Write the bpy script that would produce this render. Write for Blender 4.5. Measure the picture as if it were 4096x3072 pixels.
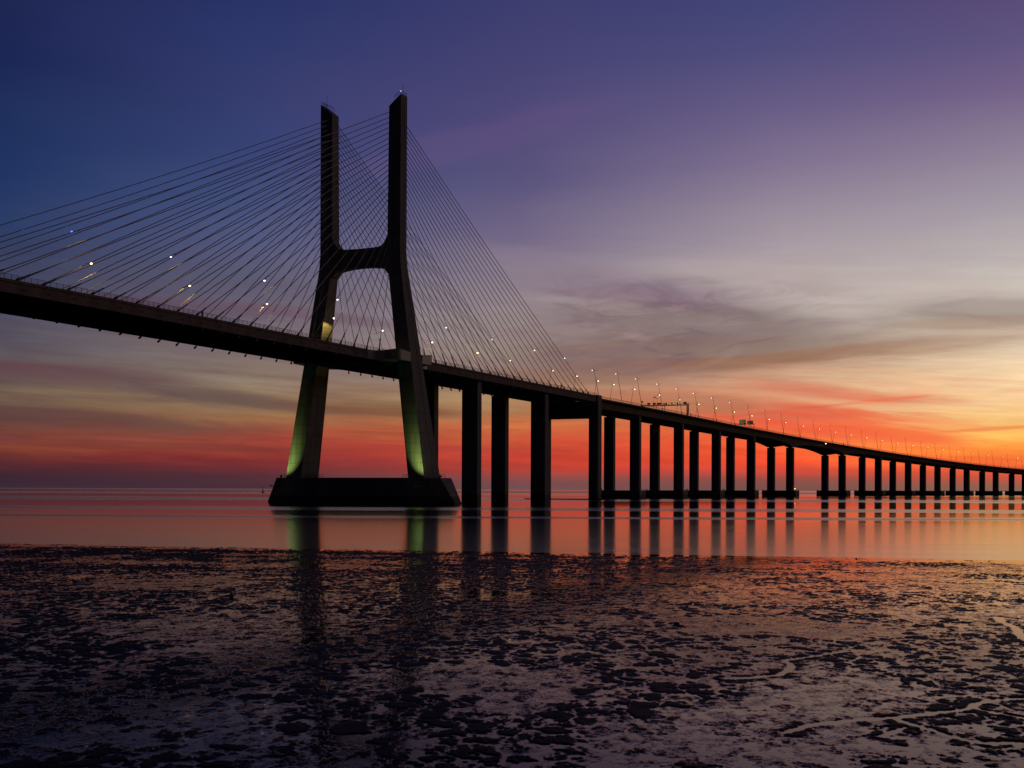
import bpy, bmesh, math, random
import numpy as np
from mathutils import Vector, Matrix
R = math.radians
for _o in list(bpy.data.objects): bpy.data.objects.remove(_o)
sc = bpy.context.scene
COL = sc.collection
random.seed(7)

# ------------------------------------------------------------------ calibration (metres; camera looks along +Y)
F_PX, ROLL, PIT, CY = 5269.2, .00426, .00268, 1938.1
TH = .43767; TX, TY = -55.524, 487.107; HC = 5.665
KAP, SK = .0004, 394.855
REARTH = 7.4e6
G = [276.9, 355.0, 434.95, 514.9, 609.4, 741.67, 836.7, 916.9, 996.8, 1076.8, 1156.7, 1236.7, 1316.7]

# ------------------------------------------------------------------ camera
cd = bpy.data.cameras.new("camera"); cam = bpy.data.objects.new("camera", cd); COL.objects.link(cam)
cd.sensor_width = 36; cd.lens = F_PX / 4096 * 36
cd.shift_x = 0; cd.shift_y = (CY - 1536) / 4096
cd.clip_start = .5; cd.clip_end = 60000
cam.matrix_world = Matrix.Translation((0, 0, HC)) @ Matrix.Rotation(R(90) + PIT, 4, 'X') @ Matrix.Rotation(ROLL, 4, 'Z')
sc.camera = cam

def px_dir(x, y):
    U, V = x - 2048, y - CY
    u = U * math.cos(ROLL) + V * math.sin(ROLL); v = -U * math.sin(ROLL) + V * math.cos(ROLL)
    d = (u / F_PX, 1., -v / F_PX); c, s = math.cos(PIT), math.sin(PIT)
    return Vector((d[0], d[1] * c - d[2] * s, d[1] * s + d[2] * c))
def px_ae(x, y):                                      # direction on the sky: azimuth, elevation
    d = px_dir(x, y).normalized(); return math.atan2(d.x, d.y), math.asin(d.z)
def px_ground(x, y):
    d = px_dir(x, y); t = -HC / d.z; return d.x * t, d.y * t

# ------------------------------------------------------------------ node helpers
def s2l(c):
    return tuple((v / 255 / 12.92 if v / 255 <= .04045 else ((v / 255 + .055) / 1.055) ** 2.4) for v in c) + (1,)
class NT:
    def __init__(s, t): s.t = t
    def n(s, ty, **kw):
        nd = s.t.nodes.new(ty)
        for k, v in kw.items(): setattr(nd, k, v)
        return nd
    def set(s, sock, v):
        if isinstance(v, bpy.types.NodeSocket): s.t.links.new(v, sock)
        elif v is not None: sock.default_value = v
    def m(s, op, a, b=None, c=None, clamp=False):
        nd = s.n('ShaderNodeMath', operation=op, use_clamp=clamp)
        for i, v in enumerate((a, b, c)): s.set(nd.inputs[i], v)
        return nd.outputs[0]
    def mix(s, f, a, b, bt='MIX'):
        nd = s.n('ShaderNodeMix', data_type='RGBA', blend_type=bt)
        s.set(nd.inputs[0], f); s.set(nd.inputs[6], a); s.set(nd.inputs[7], b); return nd.outputs[2]
    def ramp(s, f, stops, interp='LINEAR'):
        nd = s.n('ShaderNodeValToRGB'); cr = nd.color_ramp; cr.interpolation = interp
        while len(cr.elements) > 1: cr.elements.remove(cr.elements[-1])
        for i, (p, c) in enumerate(stops):
            e = cr.elements[0] if i == 0 else cr.elements.new(min(max(p, 0), 1))
            e.position = min(max(p, 0), 1); e.color = c if isinstance(c, tuple) else (c, c, c, 1)
        s.set(nd.inputs[0], f); return nd.outputs[0]
    def comb(s, x, y, z):
        nd = s.n('ShaderNodeCombineXYZ')
        for i, v in enumerate((x, y, z)): s.set(nd.inputs[i], v)
        return nd.outputs[0]
    def noise(s, vec, scale=1, detail=4, rough=.55, dist=0, col=False):
        nd = s.n('ShaderNodeTexNoise'); s.set(nd.inputs['Vector'], vec)
        for k, v in (('Scale', scale), ('Detail', detail), ('Roughness', rough), ('Distortion', dist)): s.set(nd.inputs[k], v)
        return nd.outputs['Color' if col else 'Fac']
    def sstep(s, x, a, b):
        nd = s.n('ShaderNodeMapRange', interpolation_type='SMOOTHSTEP')
        s.set(nd.inputs[0], x); nd.inputs[1].default_value = a; nd.inputs[2].default_value = b; return nd.outputs[0]

# ------------------------------------------------------------------ world: twilight sky
def build_world():
    w = bpy.data.worlds.new("World"); sc.world = w; w.use_nodes = True
    t = NT(w.node_tree); t.t.nodes.clear()
    out = t.n('ShaderNodeOutputWorld'); bg = t.n('ShaderNodeBackground')
    tc = t.n('ShaderNodeTexCoord'); sep = t.n('ShaderNodeSeparateXYZ'); t.t.links.new(tc.outputs['Generated'], sep.inputs[0])
    az = t.m('ARCTAN2', sep.outputs[0], sep.outputs[1])
    el = t.m('ARCSINE', t.m('MINIMUM', t.m('MAXIMUM', sep.outputs[2], -1.), 1.))
    ela = t.m('ABSOLUTE', el)
    # noise fields in (azimuth, elevation), strongly stretched along the horizon
    n1 = t.noise(t.comb(t.m('MULTIPLY', az, 2.6), t.m('MULTIPLY', ela, 16.), 3.1), 1, 5, .55)
    n2 = t.noise(t.comb(t.m('MULTIPLY', az, 7.), t.m('MULTIPLY', ela, 60.), 7.7), 1, 6, .6, .4)
    n3 = t.noise(t.comb(t.m('ADD', t.m('MULTIPLY', az, 12.), 5.), t.m('MULTIPLY', t.m('ADD', ela, t.m('MULTIPLY', az, .06)), 190.), 1.7), 1, 5, .6, .3)
    n4 = t.noise(t.comb(t.m('MULTIPLY', t.m('ADD', az, t.m('MULTIPLY', ela, .8)), 9.), t.m('MULTIPLY', t.m('SUBTRACT', ela, t.m('MULTIPLY', az, .05)), 55.), 11.), 1, 6, .62, .6)
    low = t.sstep(ela, .0, .03); lowf = t.m('SUBTRACT', 1., t.sstep(ela, .1, .26))
    warp = t.m('ADD', t.m('MULTIPLY', t.m('SUBTRACT', n1, .5), .034), t.m('MULTIPLY', t.m('SUBTRACT', n2, .5), .022))
    warp = t.m('MULTIPLY', t.m('MULTIPLY', warp, low), lowf)
    ew = t.m('ADD', ela, warp)
    cols = {
        -60: [(1955,(20,14,22)),(1900,(30,18,28)),(1820,(48,28,36)),(1600,(44,36,48)),(1200,(32,36,66)),(600,(16,26,68)),(0,(13,22,58))],
        0: [(1952,(58,42,54)),(1930,(56,38,52)),(1895,(60,38,50)),(1860,(80,40,48)),(1820,(94,42,46)),(1790,(120,58,46)),(1745,(124,62,50)),(1705,(104,60,58)),(1650,(98,68,64)),(1580,(112,92,76)),(1520,(94,74,74)),(1480,(96,84,82)),(1400,(90,82,90)),(1260,(74,72,92)),(1050,(56,62,92)),(900,(40,58,100)),(700,(30,50,98)),(450,(26,44,90)),(250,(24,36,84)),(0,(26,34,78))],
        1030: [(1956,(74,46,56)),(1935,(75,48,56)),(1905,(84,46,54)),(1880,(106,46,52)),(1848,(138,48,49)),(1800,(146,61,49)),(1755,(148,64,54)),(1705,(142,82,62)),(1660,(152,108,76)),(1620,(142,110,82)),(1560,(144,120,98)),(1480,(136,118,106)),(1400,(122,106,108)),(1300,(112,100,112)),(1150,(92,88,110)),(950,(80,86,124)),(800,(64,78,122)),(600,(54,66,116)),(350,(50,58,108)),(150,(44,54,106)),(0,(40,50,102))],
        2080: [(1961,(116,78,80)),(1935,(120,76,78)),(1905,(146,74,72)),(1880,(172,67,58)),(1830,(194,63,51)),(1780,(196,78,54)),(1720,(200,108,66)),(1660,(172,118,80)),(1600,(164,128,94)),(1540,(152,116,98)),(1460,(142,118,112)),(1380,(148,130,124)),(1250,(150,134,138)),(1120,(140,126,142)),(950,(114,102,132)),(750,(92,84,124)),(500,(78,71,119)),(250,(68,65,114)),(0,(60,60,110))],
        3080: [(1965,(120,80,74)),(1935,(126,80,74)),(1915,(150,76,70)),(1895,(198,74,62)),(1855,(245,78,50)),(1800,(252,90,52)),(1745,(246,106,60)),(1690,(232,130,86)),(1640,(224,146,106)),(1580,(220,150,114)),(1530,(208,154,122)),(1470,(182,144,120)),(1380,(168,148,136)),(1290,(172,156,150)),(1180,(182,168,164)),(1000,(168,154,162)),(820,(148,134,152)),(640,(126,111,142)),(420,(100,89,131)),(200,(76,74,122)),(0,(66,68,118))],
        4090: [(1969,(136,102,84)),(1945,(148,98,80)),(1925,(186,88,72)),(1900,(236,92,58)),(1850,(254,122,56)),(1800,(255,146,60)),(1750,(255,172,82)),(1700,(254,198,106)),(1650,(252,204,128)),(1560,(249,208,156)),(1470,(241,212,174)),(1400,(218,194,168)),(1330,(198,176,158)),(1250,(194,180,168)),(1130,(202,190,180)),(980,(184,174,174)),(800,(162,152,164)),(600,(142,128,150)),(350,(114,95,134)),(150,(94,82,126)),(0,(90,74,119))],
    }
    keys = [-60, 0, 1030, 2080, 3080, 4090]
    EL = .5
    ramps = []
    e_in = t.m('DIVIDE', ew, EL)
    for k in keys:
        x = max(k, 0)
        st = sorted((max(px_ae(x, y)[1], 0) / EL, s2l(c)) for y, c in cols[k])
        st.append((.86, s2l((30, 34, 74) if k > 500 else (16, 22, 56)))); st.append((1., s2l((16, 18, 46) if k > 500 else (8, 12, 34))))
        ramps.append(t.ramp(e_in, st))
    azs = [px_ae(0, 1900)[0] - .7] + [px_ae(k, 1900)[0] for k in keys[1:]]
    azw = t.m('ADD', az, t.m('MULTIPLY', t.m('SUBTRACT', n1, .5), .1))
    c = ramps[0]
    for i in range(1, 6):
        c = t.mix(t.m('MULTIPLY', t.m('SUBTRACT', azw, azs[i-1]), 1 / (azs[i] - azs[i-1]), clamp=True), c, ramps[i])
    # soft streaks over the lower sky
    st = t.m('MULTIPLY', t.m('ADD', t.m('SUBTRACT', n3, .5), t.m('MULTIPLY', t.m('SUBTRACT', n4, .5), .7)), t.m('MULTIPLY', t.m('SUBTRACT', 1., t.sstep(ela, .05, .22)), t.sstep(ela, .004, .02)))
    c = t.mix(1., c, t.comb(t.m('ADD', 1., t.m('MULTIPLY', st, .55)), t.m('ADD', 1., t.m('MULTIPLY', st, .9)), t.m('ADD', 1., t.m('MULTIPLY', st, .8))), 'MULTIPLY')
    # cloud streaks: (px x, px y, half length px, half height px, slope px/px, colour, strength, raggedness)
    clouds = [
        (2760,1290,430,110,.06,(122,103,107),.5,.35),(2480,1400,380,70,.03,(128,104,104),.45,.4),
        (2640,1200,170,44,.22,(110,84,98),.8,1.),(2860,1235,190,26,.2,(122,98,108),.65,1.),(2520,1172,300,26,.02,(134,104,118),.55,1.),
        (2500,1130,480,60,.1,(140,120,134),.45,1.3),(2420,1260,300,40,.0,(136,118,122),.5,1.3),
        (2800,1320,480,80,.03,(132,114,112),.6,1.4),(2640,1420,520,52,-.02,(130,104,100),.65,1.3),(3100,1400,300,40,-.05,(142,122,110),.5,1.3),
        (2620,1470,330,26,.02,(138,100,96),.6,1.),(2950,1450,330,22,-.06,(142,98,80),.75,.9),(3300,1415,420,26,-.10,(152,116,94),.6,.9),(3700,1385,330,22,-.07,(176,142,118),.5,.9),
        (3950,1240,280,44,.05,(156,142,134),.75,1.1),(3900,1290,300,24,.0,(166,138,118),.6,.8),
        (3300,1690,280,58,.16,(240,96,62),.9,.9),(3560,1735,250,34,.13,(246,108,64),.85,.9),(3050,1650,330,34,.0,(214,104,78),.7,.9),(2750,1610,340,40,.03,(176,108,84),.55,1.),(3300,1570,300,26,.12,(214,126,98),.6,1.),
        (3750,1700,240,22,.08,(248,144,84),.5,.9),
        (3060,1650,420,6,-.1,(218,92,70),.55,.6),(3560,1597,150,7,-.08,(236,132,96),.7,.5),(3980,1715,190,7,-.05,(236,134,78),.7,.5),
        (3600,1478,260,8,.0,(226,186,146),.6,.6),
        (300,1490,420,34,.04,(96,66,76),.6,1.),(120,1475,330,22,.06,(92,60,70),.55,1.),(560,1545,420,30,.1,(104,82,82),.5,1.),
        (250,1670,520,34,.05,(84,56,60),.6,1.),(900,1590,360,26,.08,(98,80,76),.6,1.),(1130,1620,300,24,.1,(96,76,72),.55,1.),
        (1500,1638,330,24,.04,(120,78,60),.8,1.),(1380,1610,260,14,.04,(140,106,76),.5,1.),(700,1220,420,26,.05,(92,64,84),.45,1.),(1250,1255,330,22,.1,(104,76,92),.5,.9),
        (500,1780,700,16,.02,(92,48,54),.4,1.),(1600,1790,500,14,.02,(172,60,58),.5,1.),(2150,1700,260,10,-.05,(216,124,72),.5,.8),(2280,1760,300,12,.03,(214,80,58),.5,.8),
        (2300,1080,420,60,.2,(142,126,142),.35,1.2),(3300,1130,700,60,.1,(188,172,168),.35,1.2),(1900,560,500,60,-.25,(104,82,128),.3,1.),
        (2330,1500,360,30,.02,(138,104,92),.55,1.),(2500,1620,400,26,.03,(182,116,76),.45,1.),
    ]
    for (x, y, hx, hy, sl, colr, stg, rag) in clouds:
        a0, e0 = px_ae(x, y); th = math.atan(-sl)
        cs, sn = math.cos(th), math.sin(th); kx, ky = hx / F_PX, hy / F_PX
        da = t.m('SUBTRACT', az, a0); de = t.m('SUBTRACT', t.m('ADD', ela, t.m('MULTIPLY', t.m('SUBTRACT', n2, .5), min(.9 * ky, .012) * 1.6)), e0)
        u = t.m('ADD', t.m('MULTIPLY', da, cs / kx), t.m('MULTIPLY', de, sn / kx))
        v = t.m('ADD', t.m('MULTIPLY', da, -sn / ky), t.m('MULTIPLY', de, cs / ky))
        r2 = t.m('ADD', t.m('MULTIPLY', u, u), t.m('MULTIPLY', v, v))
        m = t.m('EXPONENT', t.m('MULTIPLY', r2, -1.))
        m = t.sstep(t.m('MULTIPLY', m, t.m('ADD', 1 - .55 * rag, t.m('MULTIPLY', t.m('ADD', n3, t.m('MULTIPLY', n4, .9)), .62 * rag))), .04, .66)
        c = t.mix(t.m('MULTIPLY', m, stg, clamp=True), c, s2l(colr))
    for (x, y, hx, hy, sl, fa, fe, colr, stg, seed, lo, hi) in [
        (2700,1330,560,170,-.06,13.,70.,(108,82,92),.75,21.,.44,.66),(2550,1230,420,110,.22,15.,60.,(108,86,102),.65,33.,.46,.68),(3000,1420,700,60,-.08,9.,95.,(150,104,80),.6,45.,.42,.66),
        (2700,1300,600,140,-.12,11.,60.,(180,154,152),.45,57.,.5,.7),(3850,1270,420,80,.03,10.,80.,(150,132,124),.5,63.,.44,.66),
        (3250,1690,560,110,.12,9.,85.,(236,84,56),.75,71.,.44,.64),(3500,1560,600,90,.04,8.,80.,(240,170,124),.5,83.,.46,.66),(2700,1610,560,70,.02,9.,90.,(180,104,78),.5,91.,.44,.66),
        (600,1560,900,130,.07,7.,75.,(86,64,70),.5,103.,.46,.68),(500,1770,900,70,.03,7.,110.,(140,70,50),.45,111.,.48,.68),(1700,1770,900,70,.02,7.,110.,(200,88,58),.4,123.,.48,.68),(1300,1820,900,60,.03,8.,110.,(150,50,52),.45,131.,.46,.68)]:
        a0, e0 = px_ae(x, y); kx, ky = hx / F_PX, hy / F_PX
        da = t.m('DIVIDE', t.m('SUBTRACT', az, a0), kx); de = t.m('DIVIDE', t.m('SUBTRACT', ela, e0), ky)
        m = t.m('EXPONENT', t.m('MULTIPLY', t.m('ADD', t.m('MULTIPLY', da, da), t.m('MULTIPLY', de, de)), -1.))
        nn = t.noise(t.comb(t.m('ADD', t.m('MULTIPLY', az, fa), seed), t.m('MULTIPLY', t.m('ADD', ela, t.m('MULTIPLY', az, sl)), fe), seed * .37), 1, 6, .6, .9)
        c = t.mix(t.m('MULTIPLY', t.m('MULTIPLY', m, t.sstep(nn, lo, hi)), stg), c, s2l(colr))
    # the sky opposite the dawn is much darker
    d = t.m('ABSOLUTE', t.m('SUBTRACT', az, .35))
    fade = t.m('ADD', .16, t.m('MULTIPLY', .84, t.m('SUBTRACT', 1., t.sstep(d, .85, 2.2))))
    dk = t.sstep(d, .7, 1.8)
    c = t.mix(dk, t.mix(1., c, t.comb(fade, fade, fade), 'MULTIPLY'), t.mix(t.sstep(ela, .0, .9), (.0055, .0050, .010, 1), (.004, .005, .014, 1)))
    # below the horizon (seen only past the edge of the water): dim
    sky = t.n('ShaderNodeTexSky'); sky.sky_type = 'NISHITA'; sky.sun_disc = False
    sky.sun_elevation = R(-4); sky.sun_rotation = R(24)
    add = t.mix(.05, c, sky.outputs[0], 'ADD')
    t.t.links.new(add, bg.inputs[0]); bg.inputs[1].default_value = 1.
    t.t.links.new(bg.outputs[0], out.inputs[0])
    w.cycles.sampling_method = 'MANUAL'; w.cycles.sample_map_resolution = 1024
build_world()
sc.view_settings.view_transform = 'Standard'; sc.view_settings.look = 'None'
sc.view_settings.exposure = 0; sc.view_settings.gamma = 1; sc.view_settings.use_curve_mapping = False
sc.cycles.sample_clamp_indirect = 6.0; sc.cycles.max_bounces = 6

# ------------------------------------------------------------------ materials
def mat(name, col, rough=.8, spec=.3, metal=0, emit=None, es=0):
    m = bpy.data.materials.new(name); m.use_nodes = True
    b = m.node_tree.nodes['Principled BSDF']
    b.inputs['Base Color'].default_value = tuple(col) + (1,); b.inputs['Roughness'].default_value = rough
    b.inputs['Specular IOR Level'].default_value = spec; b.inputs['Metallic'].default_value = metal
    if emit: b.inputs['Emission Color'].default_value = tuple(emit) + (1,); b.inputs['Emission Strength'].default_value = es
    return m
def noisy(m, scale, lo, hi, zstretch=1, joints=0, bump=0):
    t = NT(m.node_tree); b = m.node_tree.nodes['Principled BSDF']
    g = t.n('ShaderNodeNewGeometry'); sp = t.n('ShaderNodeSeparateXYZ'); t.t.links.new(g.outputs['Position'], sp.inputs[0])
    vec = t.comb(sp.outputs[0], sp.outputs[1], t.m('MULTIPLY', sp.outputs[2], zstretch))
    n = t.noise(vec, scale, 5, .6)
    base = b.inputs['Base Color'].default_value[:3]
    f = t.m('ADD', lo, t.m('MULTIPLY', t.sstep(n, .3, .7), hi - lo))
    if joints:
        fr = t.m('FRACT', t.m('DIVIDE', sp.outputs[2], joints))
        j = t.m('MULTIPLY', t.m('LESS_THAN', fr, .035), .55); f = t.m('MULTIPLY', f, t.m('SUBTRACT', 1., j))
    t.t.links.new(t.mix(1., tuple(base) + (1,), t.comb(f, f, f), 'MULTIPLY'), b.inputs['Base Color'])
    if bump:
        bn = t.n('ShaderNodeBump'); bn.inputs['Strength'].default_value = bump; bn.inputs['Distance'].default_value = .05
        t.t.links.new(t.noise(g.outputs['Position'], scale * 6, 3), bn.inputs['Height']); t.t.links.new(bn.outputs[0], b.inputs['Normal'])
    return m
M_CONC = noisy(mat('weathered_concrete', (.27, .255, .235), .85), .5, .72, 1.12, .12, 3.62, .3)
M_DECK = noisy(mat('deck_concrete', (.23, .175, .155), .85), .35, .72, 1.12, .5, 0, .2)
M_PANEL = noisy(mat('grey_metal_panel', (.20, .205, .21), .45, .5), .6, .85, 1.05, .3)
M_DARK = noisy(mat('tidal_concrete', (.11, .10, .09), .8), .8, .6, 1.2, 1., 0, .3)
M_STEEL = mat('painted_steel', (.11, .115, .13), .5, .5)
M_CABLE = mat('cable_sheath', (.5, .45, .45), .45, .5)
M_SLEEVE = mat('anchor_sleeve', (.06, .06, .075), .5, .5)
M_SIGNBACK = noisy(mat('sign_back', (.36, .42, .32), .5, .5), 1.5, .8, 1.1)
M_BLACK = mat('black_housing', (.02, .02, .02), .6)
M_WHITE = mat('lamp_white_glow', (.8, .8, .8), .5, emit=(.90, .90, .96), es=3)
M_WARM = mat('lamp_warm_glow', (.8, .8, .7), .5, emit=(1., .78, .40), es=7)
M_VIOLET = mat('lamp_violet_glow', (.5, .45, .8), .5, emit=(.62, .38, 1.), es=1.6)
M_GREEN = mat('signal_green_glow', (.1, .5, .2), .5, emit=(.05, 1., .18), es=1.6)
M_BLUEL = mat('lamp_blue_glow', (.1, .2, .5), .5, emit=(.08, .25, 1.), es=2.0)
M_ORANGE = mat('marker_orange_glow', (.8, .4, .1), .5, emit=(1., .42, .08), es=6)
M_SOCK = mat('windsock_fabric', (.20, .05, .04), .9)
M_ROCK = noisy(mat('wet_rock', (.03, .028, .03), .5, .5), 6, .6, 1.3)

for _m in (M_WHITE, M_WARM, M_GREEN, M_BLUEL, M_ORANGE, M_VIOLET): _m.cycles.emission_sampling = 'NONE'
# ------------------------------------------------------------------ geometry helpers
class MB:
    def __init__(s): s.v = []; s.f = []
    def poly(s, pts): 
        n = len(s.v); s.v += [tuple(p) for p in pts]; s.f.append(tuple(range(n, n + len(pts))))
    def rings(s, rings, cap=True, closed=True):
        n = len(s.v); k = len(rings[0])
        for r in rings: s.v += [tuple(p) for p in r]
        for i in range(len(rings) - 1):
            for j in range(k if closed else k - 1):
                a, b = n + i * k + j, n + i * k + (j + 1) % k
                s.f.append((a, b, b + k, a + k))
        if cap: s.f.append(tuple(n + j for j in range(k))[::-1]); s.f.append(tuple(n + (len(rings) - 1) * k + j for j in range(k)))
    def box(s, c, sx, sy, sz, ax=None, ay=None):
        c = Vector(c); ax = Vector(ax or (1, 0, 0)).normalized(); ay = Vector(ay or (0, 1, 0)).normalized(); az = ax.cross(ay).normalized()
        r = []
        for z in (-.5, .5):
            r.append([c + ax * sx * a + ay * sy * b + az * sz * z for a, b in ((-.5, -.5), (.5, -.5), (.5, .5), (-.5, .5))])
        s.rings(r)
    def tube(s, pts, rad, k=6, cap=True):
        pts = [Vector(p) for p in pts]; rr = rad if isinstance(rad, (list, tuple)) else [rad] * len(pts); rings = []
        for i, p in enumerate(pts):
            d = (pts[min(i + 1, len(pts) - 1)] - pts[max(i - 1, 0)]).normalized()
            u = d.cross(Vector((0, 0, 1)) if abs(d.z) < .95 else Vector((1, 0, 0))).normalized(); w = d.cross(u)
            rings.append([p + (u * math.cos(2 * math.pi * j / k) + w * math.sin(2 * math.pi * j / k)) * rr[i] for j in range(k)])
        s.rings(rings, cap)
    def ball(s, c, rx, ry, rz, seg=10, rg=6):
        c = Vector(c); rings = []
        for i in range(1, rg):
            ph = math.pi * i / rg
            rings.append([c + Vector((rx * math.sin(ph) * math.cos(2 * math.pi * j / seg), ry * math.sin(ph) * math.sin(2 * math.pi * j / seg), -rz * math.cos(ph))) for j in range(seg)])
        s.rings(rings)
    def build(s, name, m, parent=None, smooth=False):
        me = bpy.data.meshes.new(name); me.from_pydata([tuple(v) for v in s.v], [], s.f); me.validate()
        bm = bmesh.new(); bm.from_mesh(me); bmesh.ops.recalc_face_normals(bm, faces=bm.faces); bm.to_mesh(me); bm.free()
        me.materials.append(m)
        if smooth:
            for p in me.polygons: p.use_smooth = True
        o = bpy.data.objects.new(name, me); COL.objects.link(o)
        if parent is not None:
            o.parent = parent; o.matrix_parent_inverse = world_mat(parent).inverted()
        return o
def world_mat(o):
    return Matrix.Translation(o.location) if o.parent is None and o.type == 'EMPTY' else Matrix.Identity(4)
def thing(name, label, cat, loc, group=None):
    o = bpy.data.objects.new(name, None); o.location = loc; o.empty_display_size = 1; COL.objects.link(o)
    o['label'] = label; o['category'] = cat
    if group: o['group'] = group
    return o
def structure(o): o['kind'] = 'structure'; return o
def light(name, kind, loc, energy, col, parent, **kw):
    l = bpy.data.lights.new(name, kind); l.energy = energy; l.color = col
    for k, v in kw.items(): setattr(l, k, v)
    o = bpy.data.objects.new(name, l); o.location = loc; COL.objects.link(o)
    if parent is not None: o.parent = parent; o.matrix_parent_inverse = world_mat(parent).inverted()
    return o

# ------------------------------------------------------------------ bridge alignment
def axis(s):
    a = (math.sin(TH), math.cos(TH))
    if s <= SK: return (TX + s * a[0], TY + s * a[1]), TH
    t = s - SK; b = (TX + SK * a[0], TY + SK * a[1]); t2 = TH + KAP * t
    return (b[0] + (-math.cos(t2) + math.cos(TH)) / KAP, b[1] + (math.sin(t2) - math.sin(TH)) / KAP), t2
def W(s, q, H):
    (x, y), th = axis(s); return Vector((x - math.cos(th) * q, y + math.sin(th) * q, H))
def ADIR(s): th = axis(s)[1]; return Vector((math.sin(th), math.cos(th), 0))
def PDIR(s): th = axis(s)[1]; return Vector((-math.cos(th), math.sin(th), 0))
_m = np.polyfit([-187,-140,-105,-63,22,62,104,150,196], [54.95,55.0,54.75,54.45,53.65,53.35,52.95,52.6,52.35], 2)
_v = np.polyfit([204,265,301,353,410,452,490,553,610,652,776,896,1015,1136,1216], [51.1,50.85,50.6,49.95,49.4,48.95,48.5,47.25,46.35,45.3,42.35,38.85,35.0,31.75,29.6], 4)
def htop(s): return float(np.polyval(_m, max(s, -150))) if s < 199.7 else (float(np.polyval(_v, s)) if s < 1216 else float(np.polyval(_v, 1216)) - .024 * (s - 1216))
EDGE = 15.6

# ================================================================== SETTING: water, mud flat
def curve_z(x, y): return -(x * x + y * y) / (2 * REARTH)
def shore_y(x):                                   # line where the mud flat meets the open river
    P0 = px_ground(0, 2173); P1 = px_ground(4096, 2240)
    k = (P1[1] - P0[1]) / (P1[0] - P0[0]); return P0[1] + k * (x - P0[0])
K_SH = (shore_y(10) - shore_y(0)) / 10.

def build_water():
    m = bpy.data.materials.new('river_water'); m.use_nodes = True; t = NT(m.node_tree); b = m.node_tree.nodes['Principled BSDF']
    g = t.n('ShaderNodeNewGeometry'); sp = t.n('ShaderNodeSeparateXYZ'); t.t.links.new(g.outputs['Position'], sp.inputs[0])
    X, Y = sp.outputs[0], sp.outputs[1]
    inv = t.m('DIVIDE', F_PX * HC, t.m('MAXIMUM', Y, 20.))      # bands of slick and ripple lie across the river
    nb = t.noise(t.comb(t.m('MULTIPLY', t.m('DIVIDE', X, t.m('MAXIMUM', Y, 20.)), 3.), t.m('MULTIPLY', inv, .02), 0.), 1, 4, .6)
    invw = t.m('ADD', inv, t.m('MULTIPLY', t.m('MULTIPLY', t.m('SUBTRACT', nb, .5), 14.), t.sstep(inv, 2., 60.)))
    st = [(0,.20),(4,.09),(8,.10),(12,.22),(18,.25),(21,.10),(27,.09),(31,.05),(37,.05),(41,.08),(44,.19),(50,.19),(53,.05),(70,.045),(76,.05),(80,.18),(88,.18),(93,.06),(108,.07),(113,.10),(116,.22),(120,.20),(124,.08),(150,.10),(180,.105),(205,.11),(232,.115),(260,.12)]
    r = t.ramp(t.m('DIVIDE', invw, 300.), [(p / 300, v) for p, v in st])
    fine = t.noise(t.comb(t.m('MULTIPLY', t.m('DIVIDE', X, t.m('MAXIMUM', Y, 20.)), 5.), t.m('MULTIPLY', inv, .45), 2.), 1, 5, .65)
    sepc = t.n('ShaderNodeSeparateColor'); t.t.links.new(r, sepc.inputs[0])
    t.t.links.new(t.m('MULTIPLY', sepc.outputs[0], t.m('ADD', .30, t.m('MULTIPLY', fine, 1.6))), b.inputs['Roughness'])
    b.distribution = 'MULTI_GGX'; b.inputs['Base Color'].default_value = (.03, .022, .022, 1); b.inputs['IOR'].default_value = 1.5
    b.inputs['Specular IOR Level'].default_value = .5
    nz = t.noise(t.comb(t.m('MULTIPLY', X, .02), t.m('MULTIPLY', Y, .12), 0.), 1, 5, .6)
    bn = t.n('ShaderNodeBump'); bn.inputs['Strength'].default_value = .25; bn.inputs['Distance'].default_value = .03
    t.t.links.new(nz, bn.inputs['Height']); t.t.links.new(bn.outputs[0], b.inputs['Normal'])
    mb = MB(); rad = [60, 80, 100, 110, 120, 130, 150, 180, 220, 280, 350, 450, 600, 800, 1100, 1500, 2100, 3000, 4200, 5800, 7800, 9500, 12000, 16000, 24000]; K = 180
    rings = []
    # a disc centred on the shore in front of the camera; inner part is covered by the mud flat
    mb.v.append((0, 0, 0)); 
    for r_ in [20] + rad:
        for j in range(K):
            a = 2 * math.pi * j / K; x, y = r_ * math.sin(a), r_ * math.cos(a); mb.v.append((x, y, curve_z(x, y)))
    for j in range(K): mb.f.append((0, 1 + j, 1 + (j + 1) % K))
    for i in range(len(rad)):
        for j in range(K):
            a, b_ = 1 + i * K + j, 1 + i * K + (j + 1) % K; mb.f.append((a, b_, b_ + K, a + K))
    me = bpy.data.meshes.new('river_water'); me.from_pydata(mb.v, [], mb.f); me.materials.append(m)
    for p in me.polygons: p.use_smooth = True
    bm = bmesh.new(); bm.from_mesh(me)
    bmesh.ops.recalc_face_normals(bm, faces=bm.faces)
    if sum(f.normal.z for f in bm.faces) < 0: bmesh.ops.reverse_faces(bm, faces=bm.faces)
    bm.to_mesh(me); bm.free()
    o = bpy.data.objects.new('river_water', me); COL.objects.link(o); structure(o)
build_water()

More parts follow.
